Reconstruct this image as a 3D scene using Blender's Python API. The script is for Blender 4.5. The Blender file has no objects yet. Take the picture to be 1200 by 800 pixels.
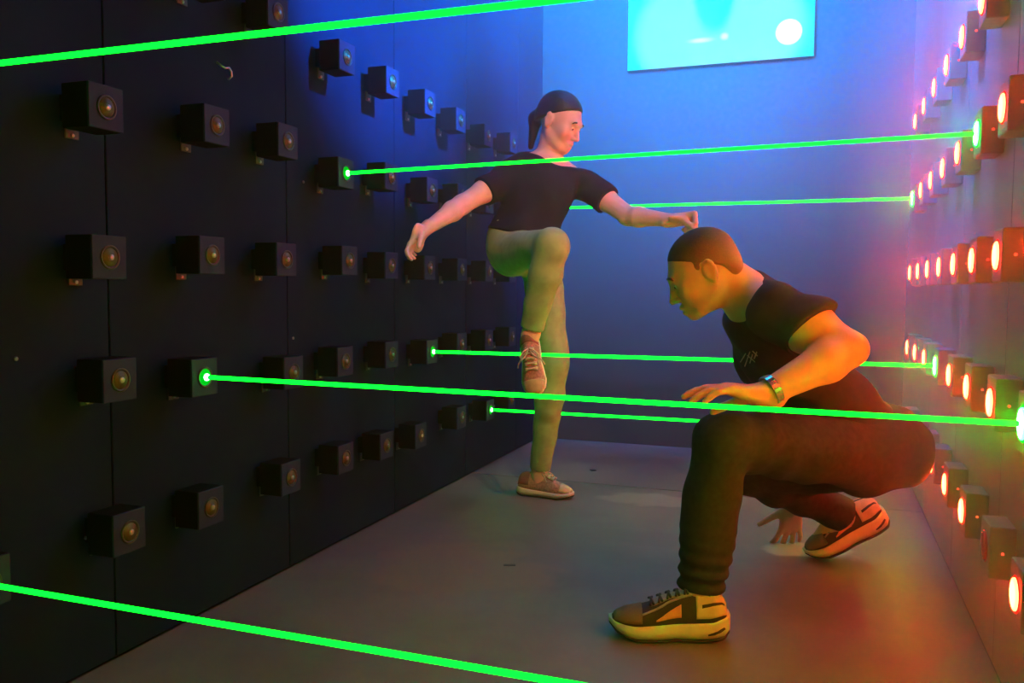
import bpy, bmesh, math, random
import numpy as np
from mathutils import Vector, Matrix
random.seed(7)
SC = bpy.context.scene
COL = SC.collection

# ---------------------------------------------------------------- camera
FOC, YAW, PIT, ROL = 997.7, 0.3479, 0.0625, 0.007
CAM = np.array([0.0, 0.0, 0.88])
FW = np.array([-math.sin(YAW)*math.cos(PIT), math.cos(YAW)*math.cos(PIT), -math.sin(PIT)])
RT0 = np.array([math.cos(YAW), math.sin(YAW), 0.0])
UP0 = np.cross(RT0, FW)
RT = RT0*math.cos(ROL) + UP0*math.sin(ROL)
UP = np.cross(RT, FW)
cam_data = bpy.data.cameras.new('camera')
cam_data.sensor_width = 36.0
cam_data.lens = FOC/1200*36
cam_data.clip_start = 0.02
cam = bpy.data.objects.new('camera', cam_data)
COL.objects.link(cam)
mw = Matrix.Identity(4)
for i in range(3):
    mw[i][0], mw[i][1], mw[i][2], mw[i][3] = RT[i], UP[i], -FW[i], CAM[i]
cam.matrix_world = mw
SC.camera = cam

# ---------------------------------------------------------------- world, exposure, big lights
w = bpy.data.worlds.new('world'); SC.world = w; w.use_nodes = True
w.node_tree.nodes['Background'].inputs[0].default_value = (0.002, 0.002, 0.002, 1)
SC.view_settings.view_transform = 'Standard'
SC.view_settings.look = 'None'
SC.view_settings.exposure = 0.0
SC.view_settings.gamma = 1.0
SC.view_settings.use_curve_mapping = False
SC.cycles.use_denoising = True
SC.cycles.use_light_tree = True
SC.cycles.volume_bounces = 1
SC.cycles.max_bounces = 6
SC.cycles.diffuse_bounces = 3
SC.cycles.sample_clamp_indirect = 4.0
SC.cycles.caustics_reflective = False
SC.cycles.caustics_refractive = False

HAZE = 0.005
HAZE_FAR = 0.105
HAZE_RIGHT = 0.17
BLUE_W = 2500.0

def spot(name, loc, target, color, watts, size_deg, blend=0.6, radius=0.06):
    l = bpy.data.lights.new(name, 'SPOT'); l.color = color; l.energy = watts
    l.spot_size = math.radians(size_deg); l.spot_blend = blend; l.shadow_soft_size = radius
    o = bpy.data.objects.new(name, l); COL.objects.link(o)
    o.location = loc
    o.rotation_euler = (Vector(target)-Vector(loc)).to_track_quat('-Z', 'Y').to_euler()
    return o
LAMPS = [((-0.60, 2.95, 2.62), (-0.78, 4.75, 2.42), BLUE_W, 112, 1.0), ((0.20, 2.72, 2.62), (-1.545, 2.92, 2.16), 2000.0, 52, 0.6), ((-0.35, 2.65, 2.62), (0.40, 2.95, 1.98), 700.0, 74, 1.0)]
for loc_, aim_, w_, sz_, bl_ in LAMPS:
    spot('added_blue_wash', loc_, aim_, (0.0, 0.24, 1.0), w_, sz_, bl_)  # blue spots added to brighten the back and side walls; none is in view


WARM = ((0.22, 1.15, 2.60), (-1.10, 3.26, 1.02))
spot('added_warm_spot', WARM[0], WARM[1], (1.0, 0.50, 0.36), 180.0, 30, 0.9)  # added to brighten the woman's arms; no such lamp in view

# ---------------------------------------------------------------- tags and helpers
def tag(o, label=None, cat=None, group=None, kind=None):
    if label: o['label'] = label
    if cat: o['category'] = cat
    if group: o['group'] = group
    if kind: o['kind'] = kind
    return o

def empty(name, loc=(0, 0, 0)):
    o = bpy.data.objects.new(name, None); COL.objects.link(o); o.location = loc
    o.empty_display_size = 0.05
    return o

def link(name, me, mat, parent=None, loc=None):
    o = bpy.data.objects.new(name, me); COL.objects.link(o)
    if mat and not me.materials: me.materials.append(mat)
    if parent: o.parent = parent
    if loc is not None: o.location = loc
    return o

def mesh_of(bm, name, smooth=False):
    me = bpy.data.meshes.new(name); bm.normal_update(); bm.to_mesh(me); bm.free()
    if smooth:
        for p in me.polygons: p.use_smooth = True
    return me

def box_bm(lo, hi, bev=0.0, bm=None, seg=2):
    own = bm is None
    if own: bm = bmesh.new()
    r = bmesh.ops.create_cube(bm, size=1)
    vs = r['verts']
    for v in vs:
        v.co = Vector([(lo[i]+hi[i])/2 + v.co[i]*(hi[i]-lo[i]) for i in range(3)])
    if bev:
        es = list({e for v in vs for e in v.link_edges})
        bmesh.ops.bevel(bm, geom=es, offset=bev, segments=seg, affect='EDGES', profile=0.5)
    return bm

def lathe_mesh(name, prof, axis='X', n=24, smooth=True):
    """prof: list of (radius, along-axis)."""
    vs, fs = [], []
    for r, a in prof:
        for j in range(n):
            t = 2*math.pi*j/n
            c, s = r*math.cos(t), r*math.sin(t)
            vs.append((a, c, s) if axis == 'X' else ((c, s, a) if axis == 'Z' else (c, a, s)))
    m = len(prof)
    for i in range(m-1):
        for j in range(n):
            fs.append((i*n+j, i*n+(j+1) % n, (i+1)*n+(j+1) % n, (i+1)*n+j))
    fs.append(tuple(range(n))); fs.append(tuple(range((m-1)*n, m*n)))
    me = bpy.data.meshes.new(name); me.from_pydata(vs, [], fs)
    bm = bmesh.new(); bm.from_mesh(me); bmesh.ops.recalc_face_normals(bm, faces=bm.faces); bm.to_mesh(me); bm.free()
    if smooth:
        for p in me.polygons: p.use_smooth = len(p.vertices) == 4
    return me

def tube_mesh(name, pts, rad, n=8):
    pts = [Vector(p) for p in pts]
    vs, fs = [], []
    N = len(pts)
    rad = rad if isinstance(rad, (list, tuple)) else [rad]*N
    ref = None
    for i, p in enumerate(pts):
        d = (pts[min(i+1, N-1)]-pts[max(i-1, 0)]).normalized()
        if ref is None:
            ref = d.orthogonal().normalized()
        ref = (ref - d*ref.dot(d)).normalized()
        b = d.cross(ref)
        for j in range(n):
            t = 2*math.pi*j/n
            vs.append(p + (ref*math.cos(t)+b*math.sin(t))*rad[i])
    for i in range(N-1):
        for j in range(n):
            fs.append((i*n+j, i*n+(j+1) % n, (i+1)*n+(j+1) % n, (i+1)*n+j))
    fs.append(tuple(reversed(range(n)))); fs.append(tuple(range((N-1)*n, N*n)))
    me = bpy.data.meshes.new(name); me.from_pydata([tuple(v) for v in vs], [], fs)
    for p in me.polygons: p.use_smooth = len(p.vertices) == 4
    return me

# ---------------------------------------------------------------- materials
def new_mat(name):
    m = bpy.data.materials.new(name); m.use_nodes = True
    nt = m.node_tree
    return m, nt, nt.nodes['Principled BSDF']

def pmat(name, col, rough=0.6, metal=0.0, var=0.12, scale=30, bump=0.0, bscale=80, spec=0.5, detail=4):
    m, nt, b = new_mat(name)
    tc = nt.nodes.new('ShaderNodeTexCoord')
    nz = nt.nodes.new('ShaderNodeTexNoise'); nz.inputs['Scale'].default_value = scale; nz.inputs['Detail'].default_value = detail
    nt.links.new(tc.outputs['Object'], nz.inputs['Vector'])
    rp = nt.nodes.new('ShaderNodeValToRGB')
    lo = [max(0, c*(1-var)) for c in col]; hi = [min(1, c*(1+var)) for c in col]
    rp.color_ramp.elements[0].color = (*lo, 1); rp.color_ramp.elements[1].color = (*hi, 1)
    rp.color_ramp.elements[0].position = 0.3; rp.color_ramp.elements[1].position = 0.7
    nt.links.new(nz.outputs['Fac'], rp.inputs['Fac'])
    nt.links.new(rp.outputs['Color'], b.inputs['Base Color'])
    b.inputs['Roughness'].default_value = rough; b.inputs['Metallic'].default_value = metal
    b.inputs['Specular IOR Level'].default_value = spec
    if bump:
        n2 = nt.nodes.new('ShaderNodeTexNoise'); n2.inputs['Scale'].default_value = bscale; n2.inputs['Detail'].default_value = 3
        nt.links.new(tc.outputs['Object'], n2.inputs['Vector'])
        bp = nt.nodes.new('ShaderNodeBump'); bp.inputs['Strength'].default_value = bump; bp.inputs['Distance'].default_value = 0.005
        nt.links.new(n2.outputs['Fac'], bp.inputs['Height']); nt.links.new(bp.outputs['Normal'], b.inputs['Normal'])
    return m

def emat(name, col, strength):
    m = bpy.data.materials.new(name); m.use_nodes = True; nt = m.node_tree
    nt.nodes.remove(nt.nodes['Principled BSDF'])
    e = nt.nodes.new('ShaderNodeEmission'); e.inputs[0].default_value = (*col, 1); e.inputs[1].default_value = strength
    nt.links.new(e.outputs[0], nt.nodes['Material Output'].inputs[0])
    return m

def dome_mat(name, core, edge, s_core, s_edge):
    """lit push-button lens: hot LED core in the middle, weaker coloured rim (by radius on the lens)."""
    m = bpy.data.materials.new(name); m.use_nodes = True; nt = m.node_tree; N = nt.nodes; L = nt.links
    N.remove(N['Principled BSDF'])
    tc = N.new('ShaderNodeTexCoord'); sx = N.new('ShaderNodeSeparateXYZ'); L.new(tc.outputs['Object'], sx.inputs[0])
    cb = N.new('ShaderNodeCombineXYZ'); L.new(sx.outputs['Y'], cb.inputs[1]); L.new(sx.outputs['Z'], cb.inputs[2])
    ln = N.new('ShaderNodeVectorMath'); ln.operation = 'LENGTH'; L.new(cb.outputs[0], ln.inputs[0])
    mr = N.new('ShaderNodeMapRange'); mr.interpolation_type = 'SMOOTHSTEP'
    mr.inputs['From Min'].default_value = 0.022; mr.inputs['From Max'].default_value = 0.029
    L.new(ln.outputs['Value'], mr.inputs['Value'])
    mc = N.new('ShaderNodeMix'); mc.data_type = 'RGBA'
    mc.inputs['A'].default_value = (*[c*s_core for c in core], 1); mc.inputs['B'].default_value = (*[c*s_edge for c in edge], 1)
    L.new(mr.outputs['Result'], mc.inputs['Factor'])
    e = N.new('ShaderNodeEmission'); L.new(mc.outputs['Result'], e.inputs[0]); e.inputs[1].default_value = 1
    L.new(e.outputs[0], N['Material Output'].inputs[0])
    return m

M = {}
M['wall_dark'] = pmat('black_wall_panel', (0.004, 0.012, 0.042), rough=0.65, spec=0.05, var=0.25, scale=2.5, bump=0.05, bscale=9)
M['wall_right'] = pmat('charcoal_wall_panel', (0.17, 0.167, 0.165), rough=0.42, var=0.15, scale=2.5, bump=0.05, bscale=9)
M['wall_back'] = pmat('grey_back_wall', (0.035, 0.035, 0.035), rough=0.7, var=0.1, scale=2)
M['ceiling'] = pmat('dark_ceiling', (0.05, 0.05, 0.05), rough=0.9)
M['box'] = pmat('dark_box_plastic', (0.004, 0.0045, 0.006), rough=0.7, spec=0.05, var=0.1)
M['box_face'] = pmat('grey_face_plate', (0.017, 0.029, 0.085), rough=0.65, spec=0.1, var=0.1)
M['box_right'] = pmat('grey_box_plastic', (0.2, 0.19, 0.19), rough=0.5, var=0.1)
M['black'] = pmat('black_plastic', (0.012, 0.012, 0.012), rough=0.4)
M['metal'] = pmat('brushed_steel', (0.55, 0.55, 0.55), rough=0.35, metal=1.0)
M['dark_steel'] = pmat('dark_steel', (0.10, 0.10, 0.10), rough=0.5, metal=0.8)
M['brass'] = pmat('brass_module', (0.10, 0.085, 0.04), rough=0.5, metal=0.6)
M['beam'] = emat('green_laser_light', (0.0007, 1.0, 0.0095), 8.0)
M['beam_core'] = emat('laser_hot_spot', (0.06, 1.0, 0.08), 90.0)
M['red_lens'] = dome_mat('lit_red_lens', (1, 0.026, 0.006), (1, 0.020, 0.006), 170, 105.0)
M['green_lens'] = dome_mat('lit_green_lens', (0.012, 1, 0.015), (0.004, 1, 0.010), 280, 160.0)
M['green_cup'] = emat('green_lit_cup', (0.0, 1, 0.02), 0.6)
M['red_bezel'] = emat('glowing_red_bezel', (1, 0.012, 0.008), 1.6)
M['green_bezel'] = emat('glowing_green_bezel', (0.0, 1, 0.02), 1.6)
M['off_lens'] = pmat('unlit_red_lens', (0.45, 0.02, 0.015), rough=0.2)
M['led'] = emat('small_red_led', (1, 0.04, 0.02), 3.0)

def floor_material():
    m, nt, b = new_mat('worn_grey_floor_paint'); N = nt.nodes; L = nt.links
    tc = N.new('ShaderNodeTexCoord')
    n1 = N.new('ShaderNodeTexNoise'); n1.inputs['Scale'].default_value = 1.7; n1.inputs['Detail'].default_value = 6; n1.inputs['Roughness'].default_value = 0.62
    L.new(tc.outputs['Object'], n1.inputs['Vector'])
    r1 = N.new('ShaderNodeValToRGB'); e = r1.color_ramp.elements
    e[0].position = 0.35; e[0].color = (0.12, 0.121, 0.122, 1); e[1].position = 0.7; e[1].color = (0.21, 0.207, 0.20, 1)
    L.new(n1.outputs['Fac'], r1.inputs['Fac'])
    cur = r1.outputs['Color']
    nz = N.new('ShaderNodeTexNoise'); nz.inputs['Scale'].default_value = 6; nz.inputs['Detail'].default_value = 6
    L.new(tc.outputs['Object'], nz.inputs['Vector'])
    # worn-through patches: centre, half-size, colour
    for (cx, cy, sx, sy, col, am) in [(-0.62, 3.50, 0.30, 0.12, (0.36, 0.35, 0.30), 0.5), (-0.02, 3.02, 0.17, 0.10, (0.50, 0.49, 0.42), 0.7),
                                      (-1.05, 2.42, 0.34, 0.30, (0.24, 0.19, 0.14), 0.55), (-0.55, 2.95, 0.30, 0.10, (0.12, 0.12, 0.13), 0.4)]:
        mp = N.new('ShaderNodeMapping'); mp.vector_type = 'POINT'
        mp.inputs['Location'].default_value = (-cx/sx, -cy/sy, 0); mp.inputs['Scale'].default_value = (1/sx, 1/sy, 0)
        L.new(tc.outputs['Object'], mp.inputs['Vector'])
        ln = N.new('ShaderNodeVectorMath'); ln.operation = 'LENGTH'; L.new(mp.outputs[0], ln.inputs[0])
        ad = N.new('ShaderNodeMath'); ad.operation = 'MULTIPLY_ADD'; ad.inputs[1].default_value = 1.6
        L.new(nz.outputs['Fac'], ad.inputs[0]); L.new(ln.outputs['Value'], ad.inputs[2])
        mr = N.new('ShaderNodeMapRange'); mr.inputs['From Min'].default_value = 1.45; mr.inputs['From Max'].default_value = 1.75
        mr.inputs['To Min'].default_value = am; mr.inputs['To Max'].default_value = 0.0
        L.new(ad.outputs[0], mr.inputs['Value'])
        mx = N.new('ShaderNodeMix'); mx.data_type = 'RGBA'; L.new(mr.outputs[0], mx.inputs['Factor']); L.new(cur, mx.inputs['A'])
        mx.inputs['B'].default_value = (*col, 1); cur = mx.outputs['Result']
    L.new(cur, b.inputs['Base Color'])
    mr = N.new('ShaderNodeMapRange'); mr.inputs['To Min'].default_value = 0.34; mr.inputs['To Max'].default_value = 0.6
    L.new(n1.outputs['Fac'], mr.inputs['Value']); L.new(mr.outputs[0], b.inputs['Roughness'])
    bp = N.new('ShaderNodeBump'); bp.inputs['Strength'].default_value = 0.08; bp.inputs['Distance'].default_value = 0.01
    L.new(nz.outputs['Fac'], bp.inputs['Height']); L.new(bp.outputs['Normal'], b.inputs['Normal'])
    return m
M['floor'] = floor_material()

# ---------------------------------------------------------------- the room
XL, XR, YB, YF, ZC = -1.545, 0.403, 4.75, -1.2, 2.75
seams = [YF] + [0.13+0.70*i for i in range(-1, 7)] + [YB]
seams = sorted(s for s in seams if YF <= s <= YB)
def struct(name, me, mat, parent=None):
    o = link(name, me, mat, parent)
    if parent is None: o['kind'] = 'structure'
    return o
# walls: a backing with raised panels and narrow joints
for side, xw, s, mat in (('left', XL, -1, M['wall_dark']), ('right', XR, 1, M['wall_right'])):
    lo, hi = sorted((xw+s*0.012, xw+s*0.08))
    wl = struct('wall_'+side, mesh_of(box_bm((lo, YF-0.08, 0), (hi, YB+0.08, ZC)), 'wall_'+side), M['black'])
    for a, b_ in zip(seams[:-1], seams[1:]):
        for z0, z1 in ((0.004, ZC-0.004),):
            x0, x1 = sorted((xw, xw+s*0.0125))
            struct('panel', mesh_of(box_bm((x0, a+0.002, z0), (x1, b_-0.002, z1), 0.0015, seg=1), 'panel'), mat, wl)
struct('wall_back', mesh_of(box_bm((XL-0.08, YB, 0), (XR+0.08, YB+0.08, ZC)), 'wall_back'), M['wall_back'])
struct('wall_front', mesh_of(box_bm((XL-0.08, YF-0.08, 0), (XR+0.08, YF, ZC)), 'wall_front'), M['ceiling'])
struct('ceiling', mesh_of(box_bm((XL-0.08, YF-0.08, ZC), (XR+0.08, YB+0.08, ZC+0.08)), 'ceiling'), M['ceiling'])
fl = struct('floor', mesh_of(box_bm((XL-0.08, YF-0.08, -0.10), (XR+0.08, YB+0.08, -0.010)), 'floor'), M['black'])
for a, b_ in ((YF, 3.705), (3.713, YB)):
    struct('floor_board', mesh_of(box_bm((XL, a, -0.010), (XR, b_, 0.0), 0.001, seg=1), 'floor_board'), M['floor'], fl)

# ---------------------------------------------------------------- screen on the back wall
def screen_material():
    m = bpy.data.materials.new('cyan_screen_picture'); m.use_nodes = True; nt = m.node_tree; N = nt.nodes; L = nt.links
    N.remove(N['Principled BSDF'])
    tc = N.new('ShaderNodeTexCoord')
    def blob(cx, cz, rx, rz, lo, hi):
        mp = N.new('ShaderNodeMapping'); mp.inputs['Location'].default_value = (-cx/rx, 0, -cz/rz); mp.inputs['Scale'].default_value = (1/rx, 0, 1/rz)
        L.new(tc.outputs['Object'], mp.inputs['Vector'])
        ln = N.new('ShaderNodeVectorMath'); ln.operation = 'LENGTH'; L.new(mp.outputs[0], ln.inputs[0])
        mr = N.new('ShaderNodeMapRange'); mr.interpolation_type = 'SMOOTHSTEP'
        mr.inputs['From Min'].default_value = lo; mr.inputs['From Max'].default_value = hi
        mr.inputs['To Min'].default_value = 1; mr.inputs['To Max'].default_value = 0
        L.new(ln.outputs['Value'], mr.inputs['Value']); return mr.outputs[0]
    cur = None
    base = (0.0, 1.10, 1.5)
    steps = [((0.24, 1.15, 1.4), blob(0, -0.10, 0.47, 0.36, 0.82, 1.03)), ((0.0, 1.15, 1.5), blob(-0.02, 0.10, 0.11, 0.22, 0.75, 1.15)),
             ((0.9, 1.3, 1.4), blob(-0.09, -0.145, 0.065, 0.014, 0.2, 1.4)), ((0.9, 1.3, 1.4), blob(0.035, -0.135, 0.025, 0.022, 0.3, 1.2)),
             ((1.4, 1.25, 1.25), blob(0.36, -0.142, 0.068, 0.068, 0.88, 1.02))]
    for col, fac in steps:
        mx = N.new('ShaderNodeMix'); mx.data_type = 'RGBA'; L.new(fac, mx.inputs['Factor'])
        if cur is None: mx.inputs['A'].default_value = (*base, 1)
        else: L.new(cur, mx.inputs['A'])
        mx.inputs['B'].default_value = (*col, 1); cur = mx.outputs['Result']
    e = N.new('ShaderNodeEmission'); L.new(cur, e.inputs[0]); e.inputs[1].default_value = 1.0
    L.new(e.outputs[0], N['Material Output'].inputs[0])
    return m
SX, SZ = -0.557, 2.355
scr = empty('wall_screen', (SX, YB, SZ))
tag(scr, 'bright cyan flat screen with a white disc, high on the blue back wall', 'screen')
link('screen_body', mesh_of(box_bm((-0.488, -0.035, -0.276), (0.488, 0.0, 0.276), 0.004), 'screen_body'), M['black'], scr)
link('display', mesh_of(box_bm((-0.485, -0.0385, -0.2735), (0.485, -0.0345, 0.2735)), 'display'), screen_material(), scr)

# made-up lamp bodies for the added blue and warm spots, unseen above the picture
for (loc_, aim_, w_, sz_, bl_), side_ in zip(LAMPS+[(*WARM, 0, 0, 0)], ('aimed at the screen', 'aimed at the black left wall', 'aimed at the right wall', 'aimed at the standing woman')):
    lv, av = Vector(loc_), Vector(aim_); dv = (av-lv).normalized()
    lamp = empty('added_lamp', lv)
    tag(lamp, 'added black round lamp, unseen above the picture, '+side_, 'added lamp', 'added lamps above the picture')
    h = link('added_lamp_housing', lathe_mesh('added_lamp_housing', [(0.02, -0.20), (0.05, -0.19), (0.075, -0.09), (0.080, -0.09), (0.080, -0.07), (0.072, -0.07)]), M['black'], lamp)
    h.rotation_mode = 'QUATERNION'; h.rotation_quaternion = dv.to_track_quat('X', 'Z')
    bk = -dv*0.13
    link('added_hanger', tube_mesh('added_hanger', [bk+Vector((0, 0, 0.03)), Vector((bk.x, bk.y, ZC-lv.z))], 0.012), M['black'], lamp)

# ---------------------------------------------------------------- emitter boxes on the left wall
Y0, DY = 1.1299, 0.3179
ROWS = [1.5916, 1.2702, 0.9574, 0.6397, 0.3227]
LF, RF = -1.4438, 0.3401
ROWN = ['top', 'second', 'middle', 'fourth', 'bottom']
ORD = ['first', 'second', 'third', 'fourth', 'fifth', 'sixth', 'seventh', 'eighth', 'ninth', 'tenth']
# hand-fixed boxes: measured offsets along the wall / in height
OFFL = {(0, 2): (0.02, 0.06), (0, 3): (-0.03, 0.05), (0, 4): (0.02, 0.02), (0, 5): (0.01, 0.012), (0, 7): (-0.02, -0.01), (0, 8): (-0.02, -0.02),
        (1, 1): (-0.012, -0.012), (1, 2): (0.025, 0.014), (1, 3): (0.012, 0.024), (1, 4): (0.01, -0.026), (1, 6): (0.02, -0.01),
        (2, 1): (-0.012, -0.017), (2, 4): (0.03, 0.008), (3, 1): (0.01, 0.033), (3, 2): (-0.035, 0.013), (3, 3): (0.03, -0.01), (3, 6): (0.02, -0.013),
        (4, 1): (0.028, 0.006), (4, 2): (-0.018, -0.004), (4, 3): (0.012, 0.0), (4, 5): (-0.04, -0.006), (4, 6): (-0.08, -0.015), (4, 8): (0.02, -0.012)}
S = 0.047
DEP = LF-XL
bmh = box_bm((0.026, -S, -S), (DEP-0.004, S, S), 0.003)
box_bm((0, -0.028, -0.028), (0.030, 0.028, 0.028), 0.0, bmh)      # stand-off block to the wall
me_house = mesh_of(bmh, 'housing')
bmf = box_bm((DEP-0.006, -S, -S), (DEP, S, S), 0.002)
me_face = mesh_of(bmf, 'face_plate')
me_ring = lathe_mesh('lens_ring', [(0.0265, DEP-0.002), (0.0265, DEP+0.002), (0.024, DEP+0.003), (0.021, DEP+0.001), (0.020, DEP-0.001)], n=28)
me_cup = lathe_mesh('lens_cup', [(0.0205, DEP-0.0005), (0.0205, DEP+0.0012), (0.012, DEP+0.0010), (0.011, DEP+0.0035), (0.007, DEP+0.004)], n=24)
me_dio = lathe_mesh('laser_diode', [(0.0065, DEP+0.002), (0.0065, DEP+0.006), (0.004, DEP+0.0075), (0.001, DEP+0.0075)], n=14)
me_br = mesh_of(box_bm((0.0, -0.018, -S-0.014), (0.004, 0.018, 0.0), 0.001), 'bracket')
me_scr = lathe_mesh('screw', [(0.0045, 0.0035), (0.0045, 0.0065), (0.002, 0.0072)], n=10)
me_dot = lathe_mesh('lit_diode', [(0.0085, DEP+0.002), (0.0085, DEP+0.008), (0.004, DEP+0.011), (0.001, DEP+0.011)], n=14)
LASERS = {(1, 0), (1, 4), (1, 9), (3, 6), (3, 2), (4, 8), (4, 0)}
pos_l = {}
for r in range(5):
    for k in range(0, 10):
        if k == 0 and (r, k) not in LASERS: continue
        if r == 0 and k < 2: continue
        oy, oz = OFFL.get((r, k), (0, 0))
        P = (XL, Y0+DY*k+oy, ROWS[r]+oz); pos_l[(r, k)] = P
        t = empty('laser_emitter_box', P)
        lit = (r, k) in LASERS
        n = k if r else k-1
        if k == 0: where = 'just past the left edge'
        else: where = ORD[n-1] + ' from the near end'
        tag(t, f"{'lit' if lit else 'dark'} emitter box, {ROWN[r]} row of the left wall, {where}", 'emitter box', 'laser emitter boxes on the left wall')
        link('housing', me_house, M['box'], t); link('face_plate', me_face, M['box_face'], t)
        rg = link('lens_ring', me_ring, M['black'], t)
        cu = link('lens_cup', me_cup, M['brass'], rg)
        cu.material_slots[0].link = 'OBJECT'; cu.material_slots[0].material = M['green_cup'] if lit else M['brass']
        if lit: link('lit_diode', me_dot, M['beam_core'], rg)
        else: link('laser_diode', me_dio, M['metal'], rg)
        b_ = link('bracket', me_br, M['dark_steel'], t); link('screw', me_scr, M['metal'], b_, (0, 0, -S-0.007))

# ---------------------------------------------------------------- button boxes on the right wall
DR = XR-RF
S = 0.053
me_rh = mesh_of(box_bm((-DR+0.012, -S, -S-0.004), (0, S, S+0.004), 0.004), 'housing')
me_bez = lathe_mesh('bezel', [(0.035, -DR+0.0135), (0.035, -DR+0.0112), (0.033, -DR+0.0107), (0.030, -DR+0.0107)], n=28)
prof = [(0.0305, -DR+0.011)]+[(0.0300*math.cos(a), -DR+0.0085-0.004*math.sin(a)) for a in [i*math.pi/2/7*0.97 for i in range(8)]]
me_lens = lathe_mesh('button_lens', prof, n=28)
me_led = lathe_mesh('indicator_led', [(0.0028, 0.001), (0.0028, -0.002), (0.0014, -0.003)], axis='Y', n=10)
OFFR = {}
pos_r = {}
for r in range(5):
    for k in range(0, 10):
        P = (XR, Y0+DY*k, ROWS[r]-(0.0 if r else 0.0)); pos_r[(r, k)] = P
        green = (r, k) in LASERS; off = (r, k) == (4, 3)
        t = empty('target_button_box', P)
        colr = 'green' if green else ('unlit red' if off else 'red')
        tag(t, f"{'glowing ' if not off else ''}{colr} button box, {ROWN[r]} row of the right wall, {ORD[9-k]} from the far end", 'button box', 'target button boxes on the right wall')
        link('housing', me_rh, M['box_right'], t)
        bz = link('bezel', me_bez, M['red_bezel'], t)
        bz.material_slots[0].link = 'OBJECT'; bz.material_slots[0].material = M['green_bezel'] if green else (M['off_lens'] if off else M['red_bezel'])
        ln = bpy.data.objects.new('button_lens', me_lens if not me_lens.materials else me_lens); COL.objects.link(ln); ln.parent = bz
        if not me_lens.materials: me_lens.materials.append(M['red_lens'])
        ln.material_slots[0].link = 'OBJECT'
        ln.material_slots[0].material = M['green_lens'] if green else (M['off_lens'] if off else M['red_lens'])
        link('indicator_led', me_led, M['led'], t, (-DR/2+0.006, -S, 0.0))

# ---------------------------------------------------------------- laser beams
BEAM_L = {(1, 0): 'nearest green laser beam, crossing the top left of the picture above the boxes', (1, 4): 'green laser beam at chest height in front of the standing woman',
          (1, 9): 'far green laser beam behind the standing woman and her outstretched arm', (3, 6): 'green laser beam crossing the standing leg at the raised shoe',
          (3, 2): 'long green laser beam passing just in front of the crouching man and his knee', (4, 8): 'low far green laser beam behind the standing shin, ending behind the crouching man',
          (4, 0): 'nearest low green laser beam, running over the floor at bottom left'}
for (r, k), lab in BEAM_L.items():
    a = Vector(pos_l[(r, k)]); a.x += DEP+0.012
    b_ = Vector(pos_r[(r, k)]); b_.x -= DR-0.006
    n = 24
    me = tube_mesh('laser_beam', [a.lerp(b_, i/n)-a for i in range(n+1)], 0.0050 if k < 5 else 0.0058, n=10)
    o = link('laser_beam', me, M['beam'], None, a)
    tag(o, lab, 'laser beam', 'green laser beams across the corridor')

# ---------------------------------------------------------------- small things on the left wall and the floor
def hook(px, label):
    o = link('wire_hook', tube_mesh('wire_hook', [(0.0, -0.028, 0.022), (0.010, -0.022, 0.012), (0.016, -0.012, 0.008), (0.018, 0.0, 0.012), (0.018, 0.010, 0.004), (0.018, 0.012, -0.008), (0.010, 0.006, -0.018)], 0.0028), M['metal'], None, px)
    tag(o, label, 'hook')
hook((XL, 1.945, 1.459), 'small bent wire hook on the black wall below the top laser beam')
for (y, z, lab) in [(1.284, 0.729, 'tiny screw head on the black wall near the left picture edge'), (2.256, 0.720, 'tiny screw head on the black wall above the long laser beam'),
                    (2.319, 1.209, 'tiny screw head on the black wall below the lit second-row box'), (1.448, 0.312, 'tiny screw head on the black wall left of the bottom row boxes')]:
    o = link('screw_head', me_scr, M['metal'], None, (XL-0.0032, y, z)); tag(o, lab, 'screw', 'screws in the left wall')
o = link('tape_scrap', mesh_of(box_bm((-0.019, -0.008, 0.0), (0.019, 0.008, 0.0015), 0.0006), 'tape_scrap'), M['black'], None, (-0.91, 2.501, 0)); o.rotation_euler.z = 0.35
tag(o, 'small black scrap of tape on the grey floor', 'tape')
o = link('floor_chip', mesh_of(box_bm((-0.012, -0.014, 0.0), (0.012, 0.014, 0.003), 0.001), 'floor_chip'), M['black'], None, (-1.02, 3.98, 0)); o.rotation_euler.z = 0.6
tag(o, 'tiny dark chip on the far floor beyond the seam', 'chip')

# ---------------------------------------------------------------- people: implicit surfaces -> one continuous mesh each
def at(px, py, t):
    """point at picture position (px,py) of the photograph, t metres in front of the camera"""
    return CAM + t*(FW + (px-600)/FOC*RT - (py-400)/FOC*UP)
def nrm(v):
    v = np.asarray(v, float); return v/np.linalg.norm(v)

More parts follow.
